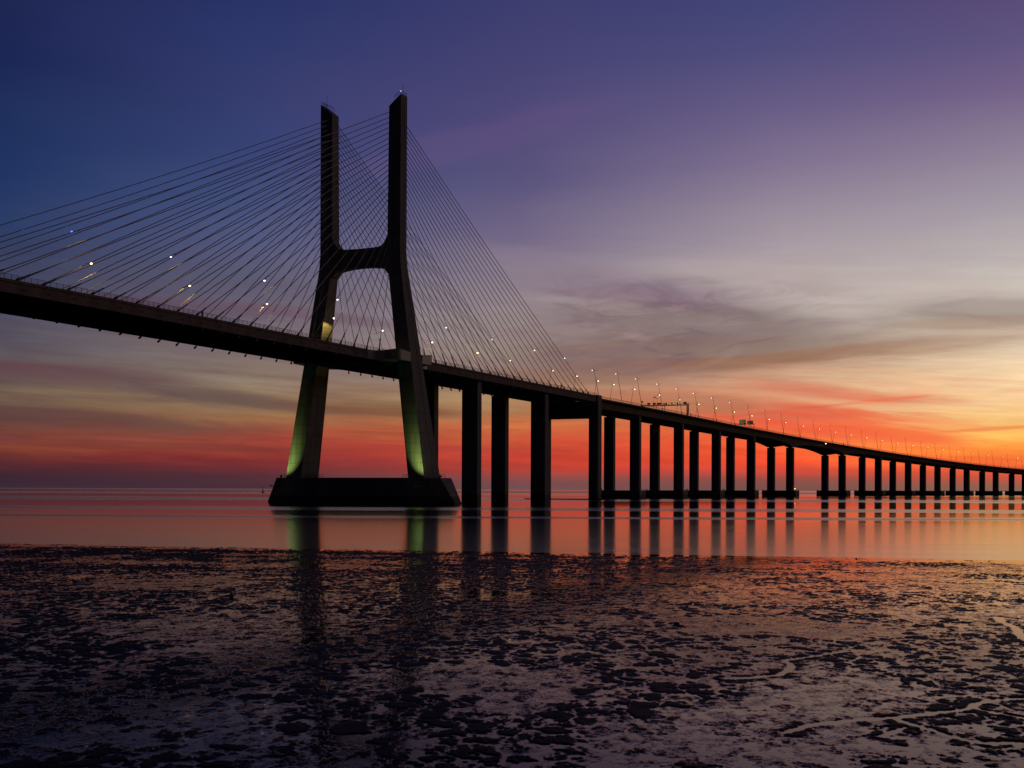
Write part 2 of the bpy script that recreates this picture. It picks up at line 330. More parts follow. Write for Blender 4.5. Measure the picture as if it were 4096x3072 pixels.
# ---- value noise in numpy
def vnoise(x, y, seed):
    xi = np.floor(x).astype(np.int64); yi = np.floor(y).astype(np.int64); xf = x - xi; yf = y - yi
    def h(a, b):
        n = (a * 374761393 + b * 668265263 + seed * 974711) & 0xffffffff
        n = ((n ^ (n >> 13)) * 1274126177) & 0xffffffff
        return ((n ^ (n >> 16)) & 0xffff) / 65535.
    u = xf * xf * xf * (xf * (xf * 6 - 15) + 10); v = yf * yf * yf * (yf * (yf * 6 - 15) + 10)
    a = h(xi, yi); b = h(xi + 1, yi); c = h(xi, yi + 1); d = h(xi + 1, yi + 1)
    return (a + (b - a) * u) * (1 - v) + (c + (d - c) * u) * v
def fbm(x, y, seed, oct=4, g=.5, l=2.03):
    s = 0; a = 1; t = 0
    for i in range(oct):
        s = s + a * vnoise(x + 17.3 * i, y - 9.1 * i, seed + i); t += a; a *= g; x, y = x * l * .8 - y * l * .6, x * l * .6 + y * l * .8
    return s / t - .5
def cells(x, y, seed):                            # jittered cells: distance to the cell border and a random value per cell
    xi = np.floor(x).astype(np.int64); yi = np.floor(y).astype(np.int64)
    f1 = np.full(x.shape, 9.); f2 = np.full(x.shape, 9.); rv = np.zeros(x.shape)
    def h(a, b, k):
        n = (a * 374761393 + b * 668265263 + (seed + k) * 974711) & 0xffffffff
        n = ((n ^ (n >> 13)) * 1274126177) & 0xffffffff
        return ((n ^ (n >> 16)) & 0xffff) / 65535.
    for i in (-1, 0, 1):
        for j in (-1, 0, 1):
            a, b = xi + i, yi + j
            d = np.hypot(a + .5 + (h(a, b, 1) - .5) * .9 - x, b + .5 + (h(a, b, 2) - .5) * .9 - y); r = h(a, b, 3)
            c1 = d < f1; f2 = np.where(c1, f1, np.minimum(f2, d)); rv = np.where(c1, r, rv); f1 = np.where(c1, d, f1)
    return f2 - f1, rv
def seg_dist(X, Y, pts, widths):
    best = np.full(X.shape, 9.)
    for (a, b, w) in zip(pts[:-1], pts[1:], widths):
        dx, dy = b[0] - a[0], b[1] - a[1]; L2 = dx * dx + dy * dy + 1e-9
        t = np.clip(((X - a[0]) * dx + (Y - a[1]) * dy) / L2, 0, 1)
        d = np.hypot(X - a[0] - t * dx, (Y - a[1] - t * dy) * .55) / w
        best = np.minimum(best, d)
    return best
def build_mud():
    NR, NC = 640, 1660
    inv = np.concatenate([np.linspace(HC / 11., HC / 22., 90, endpoint=False), np.linspace(HC / 22., HC / 152., NR - 90)])             # tan of the look-down angle: rows shrink towards the camera
    Y = (HC / inv)[:, None] * np.ones((1, NC)); w_ = np.linspace(0, 1, 131)[1:]
    tin = np.linspace(-1, 1, NC - 260); ext = np.concatenate([-(w_[::-1] ** 1.5), np.zeros(NC - 260), w_ ** 1.5]); tin = np.concatenate([-np.ones(130), tin, np.ones(130)])
    X = tin[None, :] * Y * .43 + ext[None, :] * 60.; A = np.clip(X / Y, -.6, .6)
    P0 = px_ground(0, 2173); sh = P0[1] + K_SH * (X - P0[0])
    sh = sh + 1.6 * fbm(X * .05, X * 0 + 3, 5, 3) + .8 * fbm(X * .3, Y * .2, 6, 2)
    dsh = sh - Y                                            # distance behind the shoreline
    wx, wy = fbm(X * .8, Y * .7, 40, 2) * .7, fbm(X * .8, Y * .7, 50, 2) * .7
    patches = fbm((X + wx) * 1.5, (Y + wy) * 1.2, 11, 3, .5)    # mounds about a metre across
    small = fbm((X - wy) * 3.4, (Y + wx) * 2.6, 14, 2, .5)
    clumps = fbm(X * 6.2, Y * 4.2, 21, 3, .6)
    fine = fbm(X * 17., Y * 10., 31, 3, .65)
    broad = fbm(X * .10, Y * .08, 61, 3)
    u = A / .39                                             # -1 left .. 1 right of the photographed strip
    near = np.clip((Y - 26) / 22, 0, 1); far = np.clip((Y - 62) / 30, 0, 1)
    bias = .136 + .08 * broad
    bias = bias + .02 * (1 - near) * np.clip(-u, 0, 1) + .022 * np.clip(-u, -.6, 1) - .035 * (1 - near) * np.clip(u - .1, 0, 1)
    bias = bias + far * (.005 + .05 * np.clip(-u, -1, 1))
    # dark ridges parallel to the water's edge
    for dd, w_, k_ in ((8., 2.4, .12), (15, 3.2, .14), (22, 3., .10), (31, 3., .07)):
        bias = bias + k_ * np.exp(-((dsh - dd - 3.5 * fbm(X * .05, X * 0 + dd, 71, 3)) / w_) ** 2) * (.4 + 1.3 * vnoise(X * .05, Y * .03, 90))
    bias = bias - .16 * np.exp(-((dsh - 2.) / 2.6) ** 2)
    streak = fbm(X * .22, Y * 1.3, 95, 4, .6)
    wob, wob2 = fbm(X * 2.2, Y * 1.6, 101, 3, .6), fbm(X * 2.2, Y * 1.6, 111, 3, .6)
    e1, r1 = cells(X * 1.25 + wob * 1.2, Y * .86 + wob2 * 1.2, 201)      # clods with wet gaps between them
    e2, r2 = cells(X * 3.5 + wob2 * 1.3, Y * 2.3 + wob * 1.3, 301)
    sm = lambda v: np.clip(v, 0, 1) ** 2 * (3 - 2 * np.clip(v, 0, 1))
    clod = sm(e1 / .42) * (.35 + .85 * r1) * .26 + sm(e2 / .5) * (.3 + .7 * r2) * .10
    h = clod - .175 + patches * .20 + small * .12 + clumps * .15 + fine * .14 + bias + streak * .34 * far
    film = fbm(X * .22 + 5, Y * .13, 81, 3)                 # zones where a thin film of water lies over ripples
    fm = np.clip((film - .01) * 12, 0, 1) * .6
    h = h * (1 - fm) + fm * (fine * .20 + clumps * .08 + .004 + np.clip(h, -.06, .06) * .4)
    # drainage rivulets
    riv = [
        ([(4200,2792),(4040,2797),(3960,2803),(3905,2815),(3885,2832),(3830,2843),(3720,2855),(3620,2868),(3500,2876),(3380,2886),(3250,2900),(3150,2930)], .085),
        ([(3885,2832),(3960,2848),(4040,2862),(4200,2890)], .08),
        ([(3560,2872),(3640,2896),(3720,2918),(3800,2945),(3880,2965),(3960,2975),(4060,2972),(4200,2985)], .09),
        ([(3620,2910),(3560,2935),(3520,2944)], .06),
        ([(3120,2700),(3170,2668),(3140,2642),(3260,2624),(3380,2606)], .09),
        ([(3120,2700),(3020,2710),(2900,2716)], .09),
        ([(4200,2500),(4080,2480),(3990,2470),(4010,2490),(4060,2510),(4100,2560)], .13)]
    for pts, w_ in riv:
        g_ = [px_ground(*p) for p in pts]; g2 = []
        for i in range(len(g_) - 1):
            for k_ in range(4):
                tt = k_ / 4; g2.append((g_[i][0] * (1 - tt) + g_[i+1][0] * tt, g_[i][1] * (1 - tt) + g_[i+1][1] * tt))
        g2.append(g_[-1])
        g2 = [(x + random.uniform(-.3, .3) * w_, y + random.uniform(-.5, .5) * w_) for x, y in g2]
        d = seg_dist(X, Y, g2, [w_] * (len(g2) - 1))
        bank = np.exp(-((d - 2.6) / 1.6) ** 2) * .05
        h = h + bank - np.exp(-(d / 1.25) ** 4) * .45 + .06 * np.exp(-(d / 4.) ** 2)
    Z = np.clip(h, -.22, .22); Z = np.where(Z < .085, Z * .015, .001275 + (Z - .085) * .22)
    Z = Z - np.clip(1.2 - dsh, 0, 3) * .03          # dips under the river at its edge
    Z = Z * np.where(Y > 60, 1 - .35 * far, 1)
    co = np.stack([X, Y, Z], -1).reshape(-1, 3).astype(np.float32)
    idx = np.arange(NR * NC).reshape(NR, NC)
    f = np.stack([idx[:-1, :-1], idx[:-1, 1:], idx[1:, 1:], idx[1:, :-1]], -1).reshape(-1, 4)
    me = bpy.data.meshes.new('mudflat'); me.vertices.add(len(co)); me.vertices.foreach_set('co', co.ravel())
    me.loops.add(f.size); me.loops.foreach_set('vertex_index', f.ravel().astype(np.int32))
    me.polygons.add(len(f)); me.polygons.foreach_set('loop_start', np.arange(0, f.size, 4, dtype=np.int32))
    me.polygons.foreach_set('use_smooth', np.ones(len(f), dtype=bool)); me.update(calc_edges=True)
    m = mat('wet_mud', (.022, .017, .024), .5, .25); t = NT(m.node_tree); b = m.node_tree.nodes['Principled BSDF']
    g = t.n('ShaderNodeNewGeometry')
    n = t.noise(g.outputs['Position'], 14, 4, .65); n2 = t.noise(g.outputs['Position'], 1.3, 3)
    t.t.links.new(t.ramp(n2, [(.3, (.014, .010, .018, 1)), (.7, (.032, .024, .034, 1))]), b.inputs['Base Color'])
    sp = t.n('ShaderNodeSeparateXYZ'); t.t.links.new(g.outputs['Position'], sp.inputs[0]); n3 = t.noise(g.outputs['Position'], 11, 5, .75)
    wet = t.m('SUBTRACT', 1., t.sstep(t.m('ADD', sp.outputs[2], t.m('MULTIPLY', t.m('SUBTRACT', n3, .5), .010)), .0026, .0150))
    b.inputs['Roughness'].default_value = .64
    b.inputs['Specular IOR Level'].default_value = .06
    gl = t.n('ShaderNodeBsdfGlossy'); gl.inputs[0].default_value = (.50, .39, .39, 1); gl.inputs['Roughness'].default_value = .055
    fr = t.n('ShaderNodeFresnel'); fr.inputs[0].default_value = 1.3; mx = t.n('ShaderNodeMixShader')
    t.t.links.new(t.m('MULTIPLY', fr.outputs[0], wet), mx.inputs[0]); t.t.links.new(b.outputs[0], mx.inputs[1]); t.t.links.new(gl.outputs[0], mx.inputs[2])
    t.t.links.new(mx.outputs[0], m.node_tree.nodes['Material Output'].inputs[0])
    bn = t.n('ShaderNodeBump'); bn.inputs['Distance'].default_value = .02; t.t.links.new(t.m('SUBTRACT', .9, t.m('MULTIPLY', wet, .885)), bn.inputs['Strength'])
    t.t.links.new(n, bn.inputs['Height']); t.t.links.new(bn.outputs[0], b.inputs['Normal']); t.t.links.new(bn.outputs[0], gl.inputs['Normal'])
    me.materials.append(m)
    o = bpy.data.objects.new('mudflat', me); COL.objects.link(o); structure(o)
    # calm water standing in the hollows of the flat
    m2 = mat('still_water', (.012, .010, .014), .035, .5)
    t = NT(m2.node_tree); t.t.nodes.remove(m2.node_tree.nodes['Principled BSDF'])
    df = t.n('ShaderNodeBsdfDiffuse'); df.inputs[0].default_value = (.012, .009, .012, 1); b = t.n('ShaderNodeBsdfGlossy'); b.inputs[0].default_value = (.85, .67, .58, 1)
    fr = t.n('ShaderNodeFresnel'); fr.inputs[0].default_value = 1.3; mx = t.n('ShaderNodeMixShader')
    t.t.links.new(fr.outputs[0], mx.inputs[0]); t.t.links.new(df.outputs[0], mx.inputs[1]); t.t.links.new(b.outputs[0], mx.inputs[2]); t.t.links.new(mx.outputs[0], m2.node_tree.nodes['Material Output'].inputs[0])
    g = t.n('ShaderNodeNewGeometry')
    mp = t.n('ShaderNodeMapping'); mp.inputs['Scale'].default_value = (1., 1.6, 1.); t.t.links.new(g.outputs['Position'], mp.inputs[0])
    bn = t.n('ShaderNodeBump'); bn.inputs['Strength'].default_value = .12; bn.inputs['Distance'].default_value = .006
    t.t.links.new(t.noise(mp.outputs[0], 5, 4, .6), bn.inputs['Height']); t.t.links.new(bn.outputs[0], b.inputs['Normal']); t.t.links.new(bn.outputs[0], fr.inputs['Normal'])
    t.t.links.new(t.m('ADD', .02, t.m('MULTIPLY', t.sstep(t.noise(mp.outputs[0], .35, 3), .4, .7), .10)), b.inputs['Roughness'])
    mb = MB(); xs = np.linspace(-150, 150, 16); ys = [4, 20, 40, 70, None]
    pts = []
    for yy in ys: pts.append([(float(x), (float(P0[1] + K_SH * (x - P0[0]) - .9) if yy is None else yy), .00045) for x in xs])
    mb.rings(pts, cap=False, closed=False)
    o2 = mb.build('tidal_pool_water', m2); structure(o2)
build_mud()

# ================================================================== CABLE-STAYED BRIDGE
bridge = thing('cable_stayed_bridge', 'long cable-stayed bridge with one tall H-shaped concrete tower standing in the river', 'bridge', W(0, 0, 0))
tower_pts = [(9.2, 23.0, 29.55, 12.0), (30, 20.1, 26.3, 10.2), (52, 17.0, 22.85, 8.2), (75, 13.8, 19.3, 6.2), (86, 12.25, 17.55, 5.15), (92, 11.8, 17.1, 4.8), (100, 11.85, 17.15, 4.7), (125, 12.1, 17.2, 4.65)]
def leg_at(H):
    for a, b in zip(tower_pts[:-1], tower_pts[1:]):
        if H <= b[0]: k = (H - a[0]) / (b[0] - a[0]); return [a[i] + (b[i] - a[i]) * k for i in (1, 2, 3)]
    return tower_pts[-1][1:]
def build_tower():
    mb = MB()
    for sg in (-1, 1):
        rings = []
        for (H, qi, qo, L) in tower_pts:
            rings.append([W(-L/2, sg*qi, H), W(-L/2, sg*qo, H), W(L/2, sg*qo, H), W(L/2, sg*qi, H)])
        qi, qo, L = 12.29, 17.23, 4.62
        rings.append([W(-L/2, sg*qi, 144.8), W(-L/2, sg*qo, 148.7), W(L/2, sg*qo, 148.7), W(L/2, sg*qi, 144.8)])
        mb.rings(rings)
    # crossbeam with rounded haunches
    prof_t, prof_b = [], []
    N = 40
    for i in range(N + 1):
        q = -12.6 + 25.2 * i / N; d = 12.0 - abs(q)
        rt, rb = 4.2, 2.4
        top = 93.6 + .25 * (q / 9) ** 2 + (max(0, rt - max(d, 0)) ** 2 / rt * .9 if d < rt else 0)
        bot = 86.9 - .9 * (q / 10) ** 2 - (max(0, rb - max(d - .3, 0)) ** 2 / rb * .8 if d < rb + .3 else 0)
        prof_t.append((q, top)); prof_b.append((q, bot))
    prof = prof_t + prof_b[::-1]
    mb2 = MB()
    for i in range(N):
        for s_ in (0,):
            a, b, c, d = prof_t[i], prof_t[i+1], prof_b[i+1], prof_b[i]
        mb2.poly([W(-2.25, a[0], a[1]), W(-2.25, b[0], b[1]), W(-2.25, c[0], c[1]), W(-2.25, d[0], d[1])])
        mb2.poly([W(2.25, a[0], a[1]), W(2.25, b[0], b[1]), W(2.25, c[0], c[1]), W(2.25, d[0], d[1])][::-1])
        mb2.poly([W(-2.25, a[0], a[1]), W(2.25, a[0], a[1]), W(2.25, b[0], b[1]), W(-2.25, b[0], b[1])])
        mb2.poly([W(-2.25, d[0], d[1]), W(-2.25, c[0], c[1]), W(2.25, c[0], c[1]), W(2.25, d[0], d[1])])
    n = len(mb.v); mb.v += mb2.v; mb.f += [tuple(i + n for i in f) for f in mb2.f]
    tw = mb.build('tower', M_CONC, bridge)
    # service groove running up each outer face
    for sg in (-1, 1):
        g = MB(); prev = []
        for H in (10, 30, 52, 75, 86, 92, 100, 125, 146.5):
            qi, qo, L = leg_at(min(H, 125)); qo = 17.21 if H > 125 else qo
            prev.append([W(.25*L*.35 + .0, sg*(qo - .05), H), W(.25*L*.35 + .35, sg*(qo - .05), H), W(.25*L*.35 + .35, sg*(qo + .06), H), W(.25*L*.35, sg*(qo + .06), H)])
        g.rings(prev); g.build('cable_conduit', M_BLACK, tw)
        r = MB(); Ht = 148.75
        for k in range(5):
            s_ = -2.1 + 4.2 * k / 4; r.tube([W(s_, sg*17.0, Ht - .1), W(s_, sg*17.0, Ht + 1.1)], .05, 4)
            if k < 4:
                q_ = 17.0 - .9 * k; r.tube([W(-2.1, sg*q_, Ht - .8*k*.95), W(-2.1, sg*q_, Ht + 1.1 - .45*k)], .05, 4)
                r.tube([W(2.1, sg*q_, Ht - .8*k*.95), W(2.1, sg*q_, Ht + 1.1 - .45*k)], .05, 4)
        for dz in (.55, 1.1):
            r.tube([W(-2.1, sg*14.3, Ht - 1.35 + dz), W(-2.1, sg*17.0, Ht + dz), W(2.1, sg*17.0, Ht + dz), W(2.1, sg*14.3, Ht - 1.35 + dz)], .05, 4)
        r.build('top_railing', M_STEEL, tw)
        a = MB(); a.tube([W(.5, sg*16.4, 148), W(.5, sg*16.4, 153.2)], .05, 4); a.build('antenna', M_STEEL, tw)
    l = MB(); l.ball(W(-2.0, -17.0, 149.7), .15, .15, .12); l.build('warning_light', M_WHITE, tw, True)
    l = MB(); l.box(W(.2, -17.3, 90), .0, .0, .0); 
    return tw
tower = build_tower()
def build_foundation():
    def ring(H, hw, qm, he, Q):
        return [W(-hw, -qm, H), W(-he, -Q, H), W(he, -Q, H), W(hw, -qm, H), W(hw, qm, H), W(he, Q, H), W(-he, Q, H), W(-hw, qm, H)]
    mb = MB(); k = 2.4 / 9.2
    def lerp(a, b, t): return a + (b - a) * t
    def at(H): t = (H) / 9.2; return ring(H, lerp(11.8, 8.4, t), lerp(21, 23.0, t), lerp(2.6, 4.2, t), lerp(40.2, 35.1, t))
    mb.rings([at(2.6), at(9.2)]); f = mb.build('foundation', M_CONC, bridge)
    mb = MB(); mb.rings([at(-2), at(2.6)]); mb.build('tidal_base', M_DARK, f)
    for sg in (-1, 1):
        # maintenance rails round the foot of each leg
        r = MB()
        for (q0, q1) in ((30.2, 31.6), (20.8, 22.4)):
            for dz in (.6, 1.2): r.tube([W(-6, sg*q0, 9.2+dz), W(-6, sg*q1, 9.2+dz), W(6, sg*q1, 9.2+dz), W(6, sg*q0, 9.2+dz)], .05, 4)
            for (s_, q_) in ((-6, q0), (-6, q1), (-2, q1), (2, q1), (6, q1), (6, q0)): r.tube([W(s_, sg*q_, 9.15), W(s_, sg*q_, 10.4)], .06, 4)
        r.build('foot_railing', M_STEEL, f)
        fl = MB(); c = W(-2.5, sg*34.2, 9.75); fl.box(c, .9, .5, .7, ADIR(0), (PDIR(0)*sg*-.9 + Vector((0,0,.5)))); fl.tube([W(-2.5, sg*34.2, 9.1), c], .1, 5)
        fl.build('floodlight', M_STEEL, f)
        # floodlight bolted under the lip of the foundation, aimed up the leg: the lip cuts its beam
        loc = W(-14.6, sg*30.2, 6.5)
        fb = MB(); fb.box(loc - Vector((0,0,.25)) , .6, .6, .4, ADIR(0), PDIR(0)); fb.box(W(-11.6, sg*30.2, 6.1), 6.0, .2, .2, ADIR(0), PDIR(0)); fb.build('floodlight', M_STEEL, f)
        sp = light('green_flood_and_fill_beam', 'SPOT', loc, 12500, (.66, 1., .24), f, spot_size=R(58), spot_blend=1., shadow_soft_size=.12)
        sp.rotation_euler = (W(-5.6, sg*29.4, 17.0) - loc).to_track_quat('-Z', 'Y').to_euler()
        loc2 = W(-11.2, sg*24.5, 7.4)  # added fill spot, no fixture: faint green on the upper leg
        sp = light('green_flood_and_fill_beam', 'SPOT', loc2, 90, (.38, 1., .38), f, spot_size=R(34), spot_blend=1., shadow_soft_size=.2)
        sp.rotation_euler = (W(-6.0, sg*20.5, 44.0) - loc2).to_track_quat('-Z', 'Y').to_euler()
    return f
foundation = build_foundation()

def build_deck():
    ss = list(range(-300, 199, 6)) + [199.0]
    mb = MB(); E_ = EDGE; rings = []
    for s in ss:
        h = htop(s)
        prof = [(E_+.0, 0), (E_+.0, -.72), (E_-.32, -.80), (E_-.32, -.98), (E_-.05, -1.06), (E_-.05, -3.3), (E_-1.3, -3.3), (E_-1.5, -1.5), (-E_+1.5, -1.5), (-E_+1.3, -3.3), (-E_+.05, -3.3), (-E_+.05, -1.06), (-E_+.32, -.98), (-E_+.32, -.80), (-E_, -.72), (-E_, 0), (-E_+.35, 0), (-E_+.35, -.85), (E_-.35, -.85), (E_-.35, 0)]
        rings.append([W(s, q, h + z) for q, z in prof])
    mb.rings(rings); d = mb.build('deck', M_DECK, bridge)
    # near and far railings
    for sg in (-1, 1):
        r = MB(); q = sg * (E_ - .12); s = -300.
        while s < 199:
            if not (-5 < s < 5): 
                h = htop(s); r.box(W(s, q, h + .55), .09, .09, 1.2, ADIR(s), PDIR(s))
            s += 2.108
        for dz, rr in ((1.12, .06), (.8, .035), (.5, .035), (.24, .035)):
            for a, b in ((-300, -4.6), (4.6, 199)):
                pts = [W(a + (b - a) * k / 60, q, htop(a + (b - a) * k / 60) + dz) for k in range(61)]
                r.tube(pts, rr, 4)
        r.build('railing', M_STEEL, d)
    # transverse floor beams under the slab
    s = -296.
    k = 0
    while s < 197:
        if not (-5.5 < s < 5.5):
            f = MB(); h = htop(s); f.box(W(s, 0, h - 2.15), .5, 2 * E_ - 3.2, 1.3, ADIR(s), PDIR(s)); f.build('floor_beam', M_DECK, d)
        s += 8.43; k += 1
    # paired drain slots on the near fascia
    for k in range(24):
        s = -205.6 + 8.43 * k
        if s > -14: break
        sl = MB(); sl.box(W(s, -E_, htop(s) - 2.05), .9, .10, .5, ADIR(s), PDIR(s)); sl.build('drain_opening', M_BLACK, d)
    return d
deck = build_deck()
def build_fairings():
    for sg in (-1, 1):
        for e in (-1, 1):
            plan = [(e*22, 15.5), (e*17, 15.9), (e*14.6, 17.2), (e*13, 19.3), (e*12.2, 21.2), (e*11.9, 22.4), (e*11.2, 22.7), (e*4.3, 22.9), (e*4.3, 15.4)]
            mb = MB(); tops = []
            for H0, H1 in ((None, None),):
                bot, top = [], []
                for i, (s, q) in enumerate(plan):
                    ht = htop(s); dz = [-.05, .1, .35, .75, 1.0, 1.0, .95, .35, .35][i]
                    if e > 0: dz = dz * 1.0
                    bot.append(W(s, sg*q, ht - [3.25, 3.2, 3.0, 2.85, 2.8, 2.8, 2.8, 2.9, 2.9][i])); top.append(W(s, sg*q, ht + dz))
                mb.rings([bot, top])
            mb.build('wind_fairing', M_PANEL, bridge)
            st = MB(); p0 = W(e*11.95, sg*22.5, htop(0) - 2.7); p1 = W(e*11.95, sg*22.5, htop(0) + .9); st.tube([p0, p1], .14, 6); st.build('fairing_edge_highlight', mat('edge_highlight', (.8, .7, .55), .35, .5, .2), bridge) if sg < 0 else None  # pale strip stands in for the highlight along the near fairing edges
        loc = W(-10.5, sg*20.5, 40.5)
        sp = light('green_underdeck_light', 'SPOT', loc, 70, (.4, 1., .55), foundation, spot_size=R(110), spot_blend=.8, shadow_soft_size=.2)
        sp.rotation_euler = (R(180), 0, 0)
build_fairings()

# ---- stay cables
HA = [142.9,141,139.2,137.4,135.5,133.6,131.8,130,128.1,126.2,124.4,122.5,120.6,118.7,116.7,114.6,112.4,109.8,107.2,104.3,101.3,98.2,95,91.8]
CABS = {}
def stay(sd, qd, Ht, e, sg):
    qi, qo, L = leg_at(min(Ht, 125)); qt = qi + (qo - qi) * .30
    top = W(e * (L / 2 - .3), sg * qt, Ht); bot = W(sd, sg * qd, htop(sd) + .2)
    Lc = (top - bot).length; d = (top - bot).normalized()
    pts = []
    for k in range(17):
        t = k / 16; p = bot.lerp(top, t); p = p - Vector((0, 0, 4 * .0055 * Lc * t * (1 - t) * (Lc / 200))); pts.append(p)
    r = .128 if Lc > 90 else .112
    mb = MB(); mb.tube(pts, r, 6); c = mb.build('stay_cable', M_CABLE, bridge, True)
    d0 = (pts[1] - pts[0]).normalized(); sh = 1 / max(d0.z, .3)
    s_ = MB(); s_.tube([bot - d0 * 4.1 * min(sh, 1.7), bot + d0 * 4.8], .21, 8)
    s_.tube([bot - d0 * .1, bot + d0 * .9], .34, 8); s_.tube([bot - d0 * 4.5 * min(sh, 1.7), bot - d0 * 4.0 * min(sh, 1.7)], .33, 8)
    s_.build('cable_sleeve', M_SLEEVE, c)
    return pts
for sg in (-1, 1):
    for k in range(24):
        CABS[(sg, -1, 23 - k)] = stay(-(13.3 + 8.43 * (23 - k)), 15.0, HA[k], -1, sg)
    for k in range(23):
        sd = 188 - 7.95 * k if k > 3 else [188, 181.2, 173.6, 165.4][k]
        if k > 3: sd = 157.2 - (157.2 - 13.6) / 18 * (k - 4)
        CABS[(sg, 1, 22 - k)] = stay(sd, 15.0, HA[k] if k < 22 else 93.4, 1, sg)

# ---- side-span piers
def column(s, q0, q1, hs, H0, H1, parent, name='pier_column', dark=3.0):
    mb = MB(); ch = .25
    def rg(H): return [W(s - hs, q0 + ch, H), W(s - hs, q1 - ch, H), W(s - hs + ch, q1, H), W(s + hs - ch, q1, H), W(s + hs, q1 - ch, H), W(s + hs, q0 + ch, H), W(s + hs - ch, q0, H), W(s - hs + ch, q0, H)]
    if dark: mb.rings([rg(dark), rg(H1)]); c = mb.build(name, M_CONC, parent); mb = MB(); mb.rings([rg(H0), rg(dark)]); return c, mb
    mb.rings([rg(H0), rg(H1)]); return mb.build(name, M_CONC, parent), None
for s_, q_in, q_out, hs, top in ((69.7, 6.49, 13.78, 2.08, 49.6), (139.2, 6.49, 13.78, 2.08, 48.9), (199.9, 11.3, 16.35, 2.7, 52.45)):
    for sg in (-1, 1):
        c, mb = column(s_, min(sg*q_in, sg*q_out), max(sg*q_in, sg*q_out), hs, -2, top, bridge)
        mb.build('tidal_base', M_DARK, c)
        g = MB(); qq = sg * (q_out + .0); g.box(W(s_ + .3, qq, 26), .22, .1, 46, ADIR(s_), PDIR(s_)); g.build('downpipe', M_BLACK, c)
        if top < 52: 
            bb = MB(); bb.box(W(s_ - .8, sg*10.1, top + .35), 1., 3., .7, ADIR(s_), PDIR(s_)); bb.build('bearing', M_STEEL, c)
mb = MB(); mb.box(W(199.9, 0, 43.9), 4.6, 22.8, 6.1, ADIR(199.9), PDIR(199.9)); cb = mb.build('pier_crossbeam', M_CONC, bridge)
for q_ in (-9, -3, 3, 9):
    b_ = MB(); b_.box(W(199.0, q_, 47.6), 1.8, 1.4, 1.4, ADIR(199.9), PDIR(199.9)); b_.build('bearing', M_STEEL, cb)
mb = MB(); mb.box(W(199.9, 0, .15), 9.5, 46, .5, ADIR(199.9), PDIR(199.9)); mb.build('waterline_slab', M_DARK, bridge)

# ================================================================== APPROACH VIADUCT
via = thing('approach_viaduct', 'long concrete viaduct on paired piers curving away over the river', 'viaduct', W(202, 0, 0))
def gdepth(s):
    d = 4.35
    for g in (G[4], G[5]):
        d = max(d, 4.35 + 3.2 * max(0, 1 - abs(s - g) / 46.) ** 1.7)
    return d
ss = [202.8]
while ss[-1] < 1330: ss.append(ss[-1] + (3.3 if 540 < ss[-1] < 800 else 8))
for sg in (-1, 1):
    rings = []
    for s in ss:
        h = htop(s); d = gdepth(s)
        prof = [(15.5, 0), (15.5, -.75), (12.0, -1.15), (10.9, -d), (4.6, -d), (4.1, -1.1), (.45, -.75), (.45, -.6), (15.1, -.6), (15.1, 0)]
        rings.append([W(s, sg * q, h + z) for q, z in prof])
    mb = MB(); mb.rings(rings); gd = mb.build('box_girder', M_DECK, via)
    r = MB(); s = 203.2; q = sg * 15.3
    while s < 1328:
        r.box(W(s, q, htop(s) + .5), .22, .14, 1.1, ADIR(s), PDIR(s)); s += 2.6
    for dz, rr in ((1.08, .085), (.6, .05)): r.tube([W(s, q, htop(s) + dz) for s in ss], rr, 4)
    r.build('railing', M_STEEL, gd)
lastlamp = None
for i, g in enumerate(G):
    hw = 12.0 if i < 4 else 13.5
    mb = MB(); mb.box(W(g, 0, 3.5), 10, 2*hw, 2.4, ADIR(g), PDIR(g)); cap = mb.build('pile_cap', M_CONC, via)
    mb = MB(); mb.box(W(g, 0, .35), 10.05, 2*hw+.05, 3.9, ADIR(g), PDIR(g)); mb.build('tidal_base', M_DARK, cap)
    for sg in (-1, 1):
        ht = htop(g) - gdepth(g) - .5
        c, _ = column(g, min(sg*4.9, sg*10.5), max(sg*4.9, sg*10.5), 1.95, 4.7, ht, cap, dark=0)
    bb = MB()
    for sg in (-1, 1): bb.box(W(g, sg*7.7, ht + .25), 2.2, 3.2, .5, ADIR(g), PDIR(g))
    bb.build('bearing', M_STEEL, cap)
    rb = MB()
    for q_ in (-hw+.4, -hw+1.6, hw-.4, hw-1.4):
        rb.tube([W(g-4.5, q_, 4.6), W(g-4.5, q_, 5.7)], .16, 5); rb.tube([W(g+4.5, q_, 4.6), W(g+4.5, q_, 5.5)], .16, 5)
    rb.build('bollards', M_BLACK, cap)

# ================================================================== LAMPS
ORD = ['first','second','third','fourth','fifth','sixth','seventh','eighth','ninth','tenth','eleventh','twelfth','thirteenth','fourteenth','fifteenth','sixteenth','seventeenth','eighteenth','nineteenth','twentieth','twenty-first','twenty-second','twenty-third','twenty-fourth','twenty-fifth','twenty-sixth','twenty-seventh','twenty-eighth','twenty-ninth']
def lamp_post(base, top, inner, glow, label, group, big=1., lit=0):
    o = thing('lamp_post', label, 'lamp post', base, group)
    d = (top - base).normalized(); L = (top - base).length
    mb = MB(); mb.tube([base, base + d * L * .5, top + d * 1.9], [.16, .12, .05], 6); mb.build('pole', M_STEEL, o)
    mb = MB(); mb.tube([top - inner * 1.8, top + inner * .6], .06, 4); mb.build('cross_arm', M_STEEL, o)
    if lit: light('lamp_glow', 'SPOT', top + inner - Vector((0, 0, .45)), lit, (1., .8, .4), o, shadow_soft_size=.3, spot_size=R(150), spot_blend=.4)
    mb = MB(); mb.ball(top + inner * 1.0, .50 * big, .50 * big, .30 * big); mb.build('lamp_head', glow, o, True)
    return o
